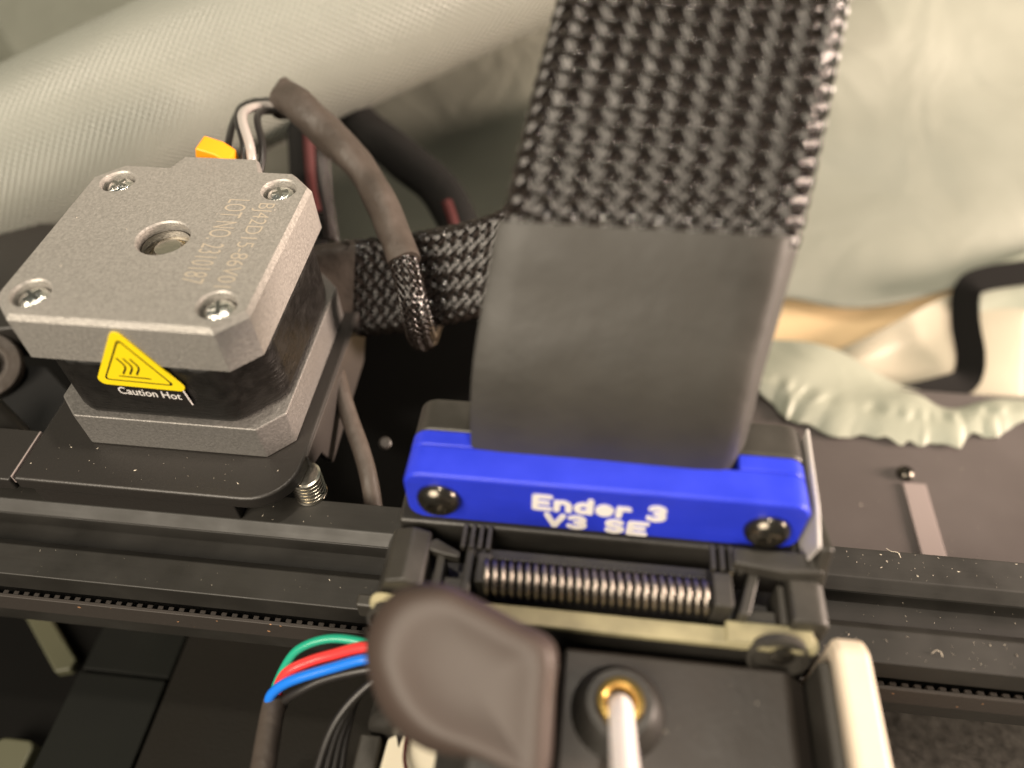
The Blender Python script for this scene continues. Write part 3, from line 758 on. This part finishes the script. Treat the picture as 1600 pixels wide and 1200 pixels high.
# tray in front that holds the spring
mk('tray_floor', box(44.0, 110.4, -47.4, -39, -33.5, -31.2), 'plastic', ca_, bevel=0.3)
mk('tray_back', box(58, 97, -40.6, -38.6, -31.4, -26.4), 'plastic', ca_, bevel=0.4)
mk('left_wall', prism([(44.0, -33.4), (44.0, -28.5), (45.6, -24.4), (48.6, -23.4), (51.4, -24.4), (51.4, -33.4)], 'y', -46.9, -37.6), 'plastic_dusty', ca_, bevel=0.5)
mk('left_rib', box(52.6, 54.0, -46.2, -40.6, -31.4, -25.8), 'plastic_dusty', ca_, bevel=0.3)
mk('left_shelf', box(54.1, 58.0, -46.6, -44.0, -31.4, -26.6), 'plastic_dusty', ca_, bevel=0.3)
mk('left_arm', prism([(49.5, -40.2), (52.2, -38.6), (56.2, -40.6), (56.2, -41.6), (53.6, -41.2)], 'z', -26.8, -24.8), 'plastic_dusty', ca_, bevel=0.25)
mk('left_fin', box(57.2, 58.5, -47.0, -39.0, -31.3, -24.6), 'plastic_dusty', ca_, bevel=0.3)
mk('spring_post', box(59.1, 61.2, -45.6, -40.6, -31.2, -24.2), 'plastic_dusty', ca_, bevel=0.3)
mk('spring_post', box(94.2, 97.0, -46.0, -40.6, -31.2, -23.6), 'plastic_dusty', ca_, bevel=0.3)
mk('right_fin', prism([(97.6, -46.8), (99.2, -46.8), (101.4, -39.5), (99.8, -39.5)], 'z', -31.2, -24.0), 'plastic_dusty', ca_, bevel=0.3)
mk('right_shelf', box(99.2, 103.8, -47.0, -44.2, -31.3, -27.4), 'plastic_dusty', ca_, bevel=0.3)
mk('right_rib', box(103.9, 105.0, -46.8, -40.6, -31.3, -25.6), 'plastic_dusty', ca_, bevel=0.3)
mk('right_wall', prism(rrect(105.2, 110.6, -33.4, -23.8, 2.0, 6, (1, 0, 0, 0)), 'y', -47.2, -37.8), 'plastic_dusty', ca_, bevel=0.5, seg=3)
mk('right_brow', prism([(97, -37.2), (109.6, -37.2), (109.8, -40.4), (104, -40.9), (97, -40.0)], 'z', -24.3, -21.6), 'plastic_dusty', ca_, bevel=0.4)
for k in range(4):
    mk('comb_tooth', box(56.2 + k * 1.3, 56.9 + k * 1.3, -40.2, -36.2, -25.2, -23.9), 'plastic_dusty', ca_, bevel=0.12, seg=1)
    mk('comb_tooth', box(94.0 + k * 1.35, 94.75 + k * 1.35, -40.4, -36.2, -24.6, -23.2), 'plastic_dusty', ca_, bevel=0.12, seg=1)
mk('front_edge', prism(rrect(43.6, 109.3, -50.2, -47.4, 1.2, 4), 'z', -28.4, -27.0), 'gasket', ca_, bevel=0.25)
mk('front_edge_tab', box(96.2, 108.6, -49.9, -46.6, -28, -26.4), 'gasket', ca_, bevel=0.35)
mk('back_plate', box(43.8, 109.2, -50.0, -47.6, -75, -28.5), 'plastic', ca_, bevel=0.4)
mk('cable_stop', box(38.5, 44.0, -45.3, -43.0, -41.9, -37.4), 'plastic_dusty', ca_, bevel=0.5)
for (x, y, z, r) in ((46.6, -50.3, -29.6, 3.3), (103.6, -50.3, -28.6, 4.3)):
    s_ = mk('corner_boss', lathe([(r, 0), (r, 1.2), (r - 0.5, 1.3), (r - 0.55, 0.5), (0.02, 0.4)], (x, y + 0.4, z), (0, -0.97, 0.25), 32), 'plastic_dusty', ca_)
    mk('boss_screw', lathe([(1.7, 0), (1.7, 0.7), (1.2, 1.0), (0.02, 1.05)], (x + 0.6, y + 0.2, z + 0.2), (0, -0.97, 0.25), 24), 'blackscrew' if x > 60 else 'zinc', s_)

# spring
spg = thing('tension_spring', 'close wound steel coil spring lying in the carriage tray', 'spring', (77, -43.4, -31))
hel = []
for i in range(27 * 18 + 1):
    a = 2 * math.pi * i / 18
    hel.append((60.4 + 33.6 * i / (27 * 18), -43.6 + 2.45 * math.cos(a), -26.2 + 2.45 * math.sin(a)))
mk('coil', tube(hel, 0.44, 8), 'spring', spg, angle=85)
mk('guide_pin', tube([(59, -43.6, -26.2), (95, -43.6, -26.2)], 1.3, 12), 'core', spg)

# blue clamp
bl = thing('blue_cable_clamp', 'blue printed cable clamp with white lettering screwed onto the carriage', 'clamp', (77, -31, -24.5))
x0, x1, zt, zb, r = 47.4, 106.8, -12.4, -24.2, 2.6
def clamp_geo():
    """front bar plus two rear blocks left and right of the notch, one outline in plan, extruded in z with rounded long ends"""
    plan = [(x0, -35.5), (x1, -35.5), (x1, -27.0), (97.4, -27.0), (96.2, -29.7), (58.2, -29.7), (57.6, -27.0), (x0, -27.0)]
    return prism(plan, 'z', zb, zt)
ends = rrect(x0, x1, zb, zt, 2.9, 8)
fb = mk('front_bar', prism(ends, 'y', -35.5, -29.72), 'blue', bl, bevel=0.55, seg=3)
mk('left_block', prism([(x0, -24.2), (57.8, -24.2), (57.8, zt), (x0 + 2.9, zt)] + [(x0 + 2.9 - 2.9 * math.sin(math.radians(a)), zt - 2.9 + 2.9 * math.cos(math.radians(a))) for a in (15, 30, 45, 60, 75, 90)], 'y', -29.8, -27.0), 'blue', bl, bevel=0.3)
mk('right_block', prism([(96.8, zt), (96.8, -24.2), (x1, -24.2)] + [(x1 - 2.9 + 2.9 * math.cos(math.radians(a)), zt - 2.9 + 2.9 * math.sin(math.radians(a))) for a in (0, 15, 30, 45, 60, 75, 90)], 'y', -29.8, -27.0), 'blue', bl, bevel=0.3)
for sx, sz in ((52.6, -18.1), (101.5, -18.9)):
    s_ = mk('button_screw', lathe([(3.35, -0.2), (3.4, 0.5), (3.1, 1.2), (2.4, 1.9), (1.5, 2.2), (1.35, 1.5), (0.02, 1.4)], (sx, -35.4, sz), (0, -1, 0), 40), 'blackscrew', bl, angle=40)
def arc(cx, cy, rx, ry, a0, a1, n=10): return [(cx + rx * math.cos(math.radians(a0 + (a1 - a0) * i / n)), cy + ry * math.sin(math.radians(a0 + (a1 - a0) * i / n))) for i in range(n + 1)]
GLYPH = {'E': (0.72, [[(0.62, 1), (0, 1), (0, 0), (0.62, 0)], [(0, 0.5), (0.52, 0.5)]]),
         'n': (0.66, [[(0, 0.66), (0, 0)], [(0, 0.42)] + arc(0.26, 0.42, 0.26, 0.26, 180, 0) + [(0.52, 0)]]),
         'd': (0.70, [arc(0.28, 0.33, 0.28, 0.33, 0, 360, 18), [(0.56, 1), (0.56, 0)]]),
         'e': (0.68, [[(0.02, 0.35), (0.54, 0.35)] + arc(0.28, 0.34, 0.27, 0.33, 0, 315, 14)]),
         'r': (0.50, [[(0, 0.66), (0, 0)], [(0, 0.40)] + arc(0.26, 0.40, 0.26, 0.26, 180, 60)]),
         '3': (0.66, [arc(0.24, 0.75, 0.28, 0.25, 150, -90) + arc(0.24, 0.25, 0.31, 0.25, 90, -150)]),
         'V': (0.74, [[(0, 1), (0.32, 0), (0.64, 1)]]),
         'S': (0.68, [arc(0.28, 0.75, 0.27, 0.25, 30, 270) + arc(0.28, 0.25, 0.29, 0.25, 90, -150)]),
         ' ': (0.40, [])}
def stroke_text(body, w_, h_, x, z, wd, y_front, raise_=0.12):
    """raised rounded lettering drawn as strokes on the clamp's front face"""
    segs, cx = [], 0.0
    for ch in body:
        adv, st = GLYPH[ch]
        segs += [[(cx + px, py) for px, py in q] for q in st]; cx += adv + 0.22
    tw = cx - 0.22
    out = []; k = 0
    for q in segs:
        q = [((px / tw - 0.5) * w_, (py - 0.5) * h_) for px, py in q]
        for a, b_ in zip(q, q[1:]):
            a, b_ = Vector(a), Vector(b_); d = b_ - a
            if d.length < 1e-6: continue
            ang = math.atan2(d.y, d.x); ol_ = []
            for c_, a0 in ((b_, -90), (a, 90)):
                for i in range(7):
                    t = ang + math.radians(a0 + 180 * i / 6); ol_.append((c_.x + wd / 2 * math.cos(t), c_.y + wd / 2 * math.sin(t)))
            k += 1
            yy = y_front - raise_ - 0.0009 * k
            tz = math.radians(-1.2)
            out.append(prism([(x + px * math.cos(tz) - py * math.sin(tz), z + px * math.sin(tz) + py * math.cos(tz)) for px, py in ol_], 'y', y_front + 0.1 + 0.0009 * k, yy))
    return join(*out)
mk('model_lettering', stroke_text('Ender 3', 19.4, 3.2, 77.0, -17.1, 0.98, -35.5), 'white_ink', fb, smooth=False)
mk('version_lettering', stroke_text('V3 SE', 15.4, 2.9, 76.8, -21.7, 0.98, -35.5), 'white_ink', fb, smooth=False)

# ================================================================== WIDE BRAIDED SLEEVE
sl = thing('wide_braided_sleeve', 'wide flat black braided cable sleeve rising from the blue clamp', 'cable sleeve', (77.4, -26.5, -24))
spath = [(77.3, -26.0, -24), (77.4, -25.8, -14), (77.7, -22.6, -2.1), (79.2, -16.0, 8.5), (80.8, -9.3, 17.2), (83.3, 3.9, 27.1), (85.7, 17.3, 34.5), (88.5, 32, 40), (91.5, 48.0, 43.5)]
pf = catmull(spath, 14)
cut = 14 * 4 - 2
SW, ST = 39.2, 7.0
low = pf[:cut]; high = pf[cut - 3:]
def lump(t, x, y): return 0.6 * math.sin(x * 0.45 + t * 3) + 0.5 * mnoise.noise(Vector((x * 0.12, t * 4, 3)))
box_sec = []
corner = [(-20.3, -4.5), (17.6, -4.8), (20.7, 0.6), (20.4, 4.4), (-20.2, 4.6), (-20.9, 0.2)]
for a, b_ in zip(corner, corner[1:] + corner[:1]):
    for i in range(8): box_sec.append((a[0] + (b_[0] - a[0]) * i / 8, a[1] + (b_[1] - a[1]) * i / 8))
def soften(sec, it=1):
    for _ in range(it):
        n = len(sec); sec = [((sec[i - 1][0] + 2 * sec[i][0] + sec[(i + 1) % n][0]) / 4, (sec[i - 1][1] + 2 * sec[i][1] + sec[(i + 1) % n][1]) / 4) for i in range(n)]
    return sec
def lump(t, x, y): return 0.5 * mnoise.noise(Vector((x * 0.16, t * 3, 3))) + (0.35 if abs(x + 15.5) < 1.2 else 0)
mk('heat_shrink', flat_sweep([tuple(p) for p in low[::3]] + [tuple(low[-1])], SW, ST, (1, 0, 0), per=3, f=lump, custom=soften(box_sec, 1)), 'shrink', sl, angle=50)
mk('core', flat_sweep([tuple(p) for p in high[::4]] + [tuple(high[-1])], SW - 1.8, ST - 1.8, (1, 0, 0), per=3), 'core', sl)
for g in braid([tuple(p) for p in high[::4]] + [tuple(high[-1])], SW, ST, (1, 0, 0), 46, 2.55, 0.37, 2, 0.38, per=4, step=0.6, sides=6):
    mk('strand', g, 'strand', sl, angle=85)

# ================================================================== EXTRUDER HEAD
ex_ = thing('extruder', 'dark brown black extruder cover with a raised round collar', 'extruder', (88, -62, -60))
mk('cover', prism([(73.0, -60), (73.0, -29.8), (105.2, -29.8), (108.6, -34.2), (108.6, -60)], 'y', -84, -51.6), 'extruder', ex_, bevel=0.9, seg=3)
col_ = mk('collar', lathe([(6.6, 0), (6.5, 0.6), (4.9, 3.6), (4.5, 4.0), (3.4, 4.0), (3.2, 3.0)], (81.2, -60.3, -29.9), n=48), 'plastic', ex_)
mk('tube_fitting', lathe([(3.3, -1.5), (3.3, 0.2), (3.0, 0.8), (2.3, 0.9), (1.85, 0.4), (1.8, -1.5)], (81.2, -60.3, -25.6), n=40), 'brass', col_)
mk('white_tube', tube(catmull([(81.2, -60.3, -29), (81.2, -60.8, -26.0), (81.25, -63.2, -23.6), (81.3, -69, -19.3), (81.4, -79, -11.8), (81.6, -95, 0)], 8), 1.62, 16), 'filament',
   label='white tube bending out of the brass fitting', cat='tube', loc=(81.2, -60.3, -26))
mk('side_gasket', prism([(-51.0, -30.2), (-51.0, -27.2), (-84, -27.2), (-84, -60), (-52, -60)], 'x', 108.9, 110.7), 'plastic_dusty', ex_, bevel=0.5)
mk('side_duct', prism([(-47.6, -52), (-47.6, -26.5), (-50, -25.0), (-84, -25.0), (-84, -60), (-50, -60)], 'x', 110.9, 115.6), 'cream', loc=(113, -62, -60), bevel=0.9, seg=3,
   label='cream silicone side cover of the extruder head', cat='side cover')

# thumb lever, a dished pad on a stalk
lv = thing('thumb_lever', 'satin black dished thumb lever standing on the extruder', 'lever', (66, -62, -40))
lc = Vector((61.7, -65.0, -11.9)); n_l = Vector((-0.08, -0.501, 0.862)); exl = Vector((0.997, -0.04, 0.069)); eyl = Vector((0, 0.865, 0.503))
ol = [(-7.5, 9.7), (-4.2, 10.3), (-1.1, 9.4), (4.5, 7.2), (9.6, 4.8), (10.0, -1.3), (10.2, -7.8), (10.0, -10.2), (8.6, -10.0), (2.4, -8.2), (-3.9, -6.7), (-7.7, -4.3), (-10.0, -1.4), (-11.4, 1.7), (-11.3, 5.1), (-9.9, 8.0)]
def closed_cat(P, per):
    out = []; n = len(P)
    for k in range(n):
        p0, p1, p2, p3 = [Vector(P[(k + j) % n]) for j in (-1, 0, 1, 2)]
        for i in range(per):
            t = i / per
            out.append(0.5 * ((2 * p1) + (p2 - p0) * t + (2 * p0 - 5 * p1 + 4 * p2 - p3) * t * t + (3 * p1 - p0 - 3 * p2 + p3) * t ** 3))
    return out
oc = closed_cat(ol, 5); cc = Vector((0.6, -0.2))
# (scale from the centre, height, extra offset on the left/low side)
prof_l = [(0.02, -1.1, 0), (0.2, -1.06, 0), (0.35, -0.95, 0), (0.48, -0.76, 0), (0.6, -0.5, 0), (0.69, -0.25, 0), (0.76, -0.08, 0), (0.82, 0.0, 0), (0.9, -0.06, 0), (0.95, -0.25, 0), (0.985, -0.5, 0.2), (1.01, -0.9, 0.6), (1.03, -2.0, 1.7), (1.04, -3.4, 2.7), (1.03, -5.2, 3.2), (0.98, -6.9, 2.2), (0.85, -7.5, 0.3), (0.02, -7.6, 0)]
V, F = [], []; nn = len(oc)
for s, h, e in prof_l:
    for p in oc:
        q = cc + (p - cc) * s
        side = max(0.0, -(p - cc).normalized().dot(Vector((0.92, 0.39))))
        q = q + (p - cc).normalized() * e * side
        V.append(tuple(lc + exl * q.x + eyl * q.y + n_l * h))
for k in range(len(prof_l) - 1):
    for i in range(nn):
        j = (i + 1) % nn; F.append((k * nn + i, k * nn + j, (k + 1) * nn + j, (k + 1) * nn + i))
F.append(tuple(range(nn - 1, -1, -1))); F.append(tuple(range((len(prof_l) - 1) * nn, len(prof_l) * nn)))
mk('thumb_pad', (V, F), 'lever', lv, angle=75)
mk('stalk', prism([(-58, -48), (-76, -48), (-76, -21), (-58, -16)], 'x', 62, 71.6), 'plastic', lv, bevel=1.0)

# extruder motor side and its wires
em = thing('extruder_motor', 'black round extruder motor half hidden under the thumb lever', 'motor', (52, -66, -60))
mk('can', lathe([(11.5, 0), (12.5, 0.6), (12.5, 9), (11.8, 9.6), (5, 9.8), (0.02, 9.8)], (55.5, -52.2, -49), (0, -1, 0.1), 48), 'plastic', em)
mk('mount', box(56, 73, -84, -51.4, -64, -36), 'plastic', em, bevel=0.8)
wires = (('green_wire', 'wgreen', [(25.9, -58.6, -50.5), (26.0, -57.2, -47.6), (28.4, -53.6, -43.0), (31.1, -51.7, -40.6), (36.0, -50.6, -38.9), (42.2, -51.2, -38.2), (50, -53.5, -39)], 0.72, 'thin green wire arching over the red one into the print head'),
         ('red_wire', 'wred', [(26.4, -58.4, -50.5), (26.9, -57.0, -46.6), (28.6, -55.2, -43.6), (32, -53.8, -41.8), (36.2, -52.8, -40.1), (42.8, -52.0, -37.2), (50, -53.4, -36.6)], 0.9, 'red wire between the green and the blue one at the print head'),
         ('blue_wire', 'wblue', [(25.9, -59.3, -50), (25.9, -58.6, -47.0), (27.2, -57.6, -45.0), (30.2, -56.5, -42.8), (36.9, -54.9, -39.9), (43.3, -53.8, -37.2), (50, -54, -36.5)], 0.86, 'bright blue wire leaving the black sleeve for the print head'),
         ('black_wire', 'wblack', [(27.4, -58.6, -50), (28.4, -58.2, -47.4), (31.0, -57.4, -45), (35.5, -55.8, -42.6), (43, -54.4, -40), (50, -54, -39)], 0.8, 'black wire under the blue wire at the print head'))
for nm, m_, pts, rr, lb in wires:
    mk(nm, tube(catmull(pts, 8), rr, 12), m_, label=lb, cat='wire', loc=pts[0])
mk('wire_sleeve', tube(catmull([(26.4, -58.3, -48.4), (27.4, -64.1, -47.4), (28.8, -71, -46.6), (30.5, -80, -47)], 8), 1.95, 20, wob=0.05), 'shrink2', label='black heat-shrink sleeve gathering the coloured wires', cat='sleeve', loc=(27, -66, -49))
for k in range(4):
    d = k * 1.25
    mk('loop_wire', tube(catmull([(49.5 - d * 0.2, -53.4, -37.5 - d), (43.5 - d * 0.5, -56.6, -40 - d), (38.8 + d * 0.3, -62, -43.0 - d), (37.2 + d * 0.8, -70, -45.5 - d), (37.5 + d * 1.1, -82, -48 - d)], 10), 0.62, 8), 'wblack', angle=85, label='thin black wire looping down beside the extruder motor', cat='wire', loc=(38, -66, -46), group='black wires beside the extruder motor')
pcn = thing('white_plug', 'white wire plug with dark slots under the thumb lever', 'plug', (50, -66, -56))
mk('housing', prism([(46.5, -62.2), (49.0, -60.6), (54.6, -62.0), (55.6, -66), (54, -72), (45.8, -72)], 'z', -52, -47.2), 'white', pcn, bevel=0.5, seg=3)
mk('slot', prism([(47.6, -61.4), (49.0, -61.2), (48.5, -63.6)], 'z', -47.3, -47.1), 'labelblack', pcn)
mk('latch', box(42.2, 45.6, -73, -62.2, -52, -46.4), 'plastic_dusty', pcn, bevel=0.4)
mk('red_wire', tube(catmull([(49.6, -61.8, -46.6), (49.7, -63.6, -46.4), (50.2, -66, -46.2), (52, -69, -46)], 6), 0.32, 8), 'wdred', pcn)

# lint fibres lying on the rail
for pts, lb in [([Vector(p_[0]).lerp(Vector(q_), 0.65) for q_ in p_], l_) for p_, l_ in (([(128.6, -22.9, -41.85), (129.6, -24.0, -41.3), (131.2, -24.3, -41.2), (131.9, -25.4, -41.85)], 'small pale lint fibre at the rear edge of the rail'),
                ([(132.0, -41.6, -41.85), (133.0, -40.9, -41.3), (134.0, -41.2, -41.4), (134.4, -42.2, -41.85)], 'tiny curled pale lint fibre on the front lip of the rail'))]:
    mk('lint_fibre', tube(catmull(pts, 5), 0.045, 5), 'lint', angle=85, label=lb, cat='lint', loc=pts[0])

def flecks(n, region, zf, lo, hi, seed):
    rg = random.Random(seed); out = []
    for _ in range(n):
        x = rg.uniform(region[0], region[1]); y = rg.uniform(region[2], region[3]); z = zf
        r = lo * (hi / lo) ** (rg.random() ** 2.5); a = rg.uniform(0, 6.28); l = r * rg.uniform(1, 3)
        ca, sa = math.cos(a), math.sin(a)
        pts = [(-l, 0, 0), (l, rg.uniform(-r, r), 0), (rg.uniform(-r, r), r, 0), (0, 0, r)]
        out.append(([(x + ca * p[0] - sa * p[1], y + sa * p[0] + ca * p[1], z + p[2]) for p in pts], [(0, 1, 2), (0, 1, 3), (1, 2, 3), (2, 0, 3)]))
    return join(*out)
mk('dust', join(flecks(80, (112, 165, -43.6, -38.6), ZT + 0.005, 0.04, 0.14, 1), flecks(70, (112, 165, -28.6, -23.6), ZT + 0.005, 0.04, 0.14, 2), flecks(60, (112, 165, -37.8, -29.4), ZT - 5.38, 0.04, 0.13, 3),
                flecks(26, (-40, 42, -43.6, -38.6), ZT + 0.005, 0.04, 0.14, 4), flecks(22, (-40, 42, -28.6, -24), ZT + 0.005, 0.04, 0.13, 5), flecks(34, (-27, 20, -29, -22), -32.58, 0.04, 0.14, 6),
                flecks(40, (74, 104, -75, -53), -29.78, 0.04, 0.14, 7), flecks(26, (-18, 18, -18, 18), 0.01, 0.03, 0.09, 8), flecks(60, (112, 170, -20, 22), -71.98, 0.05, 0.14, 9)),
   'lint', kind='stuff', smooth=False, label='pale dust specks lying on the rail, bracket and covers', cat='dust')
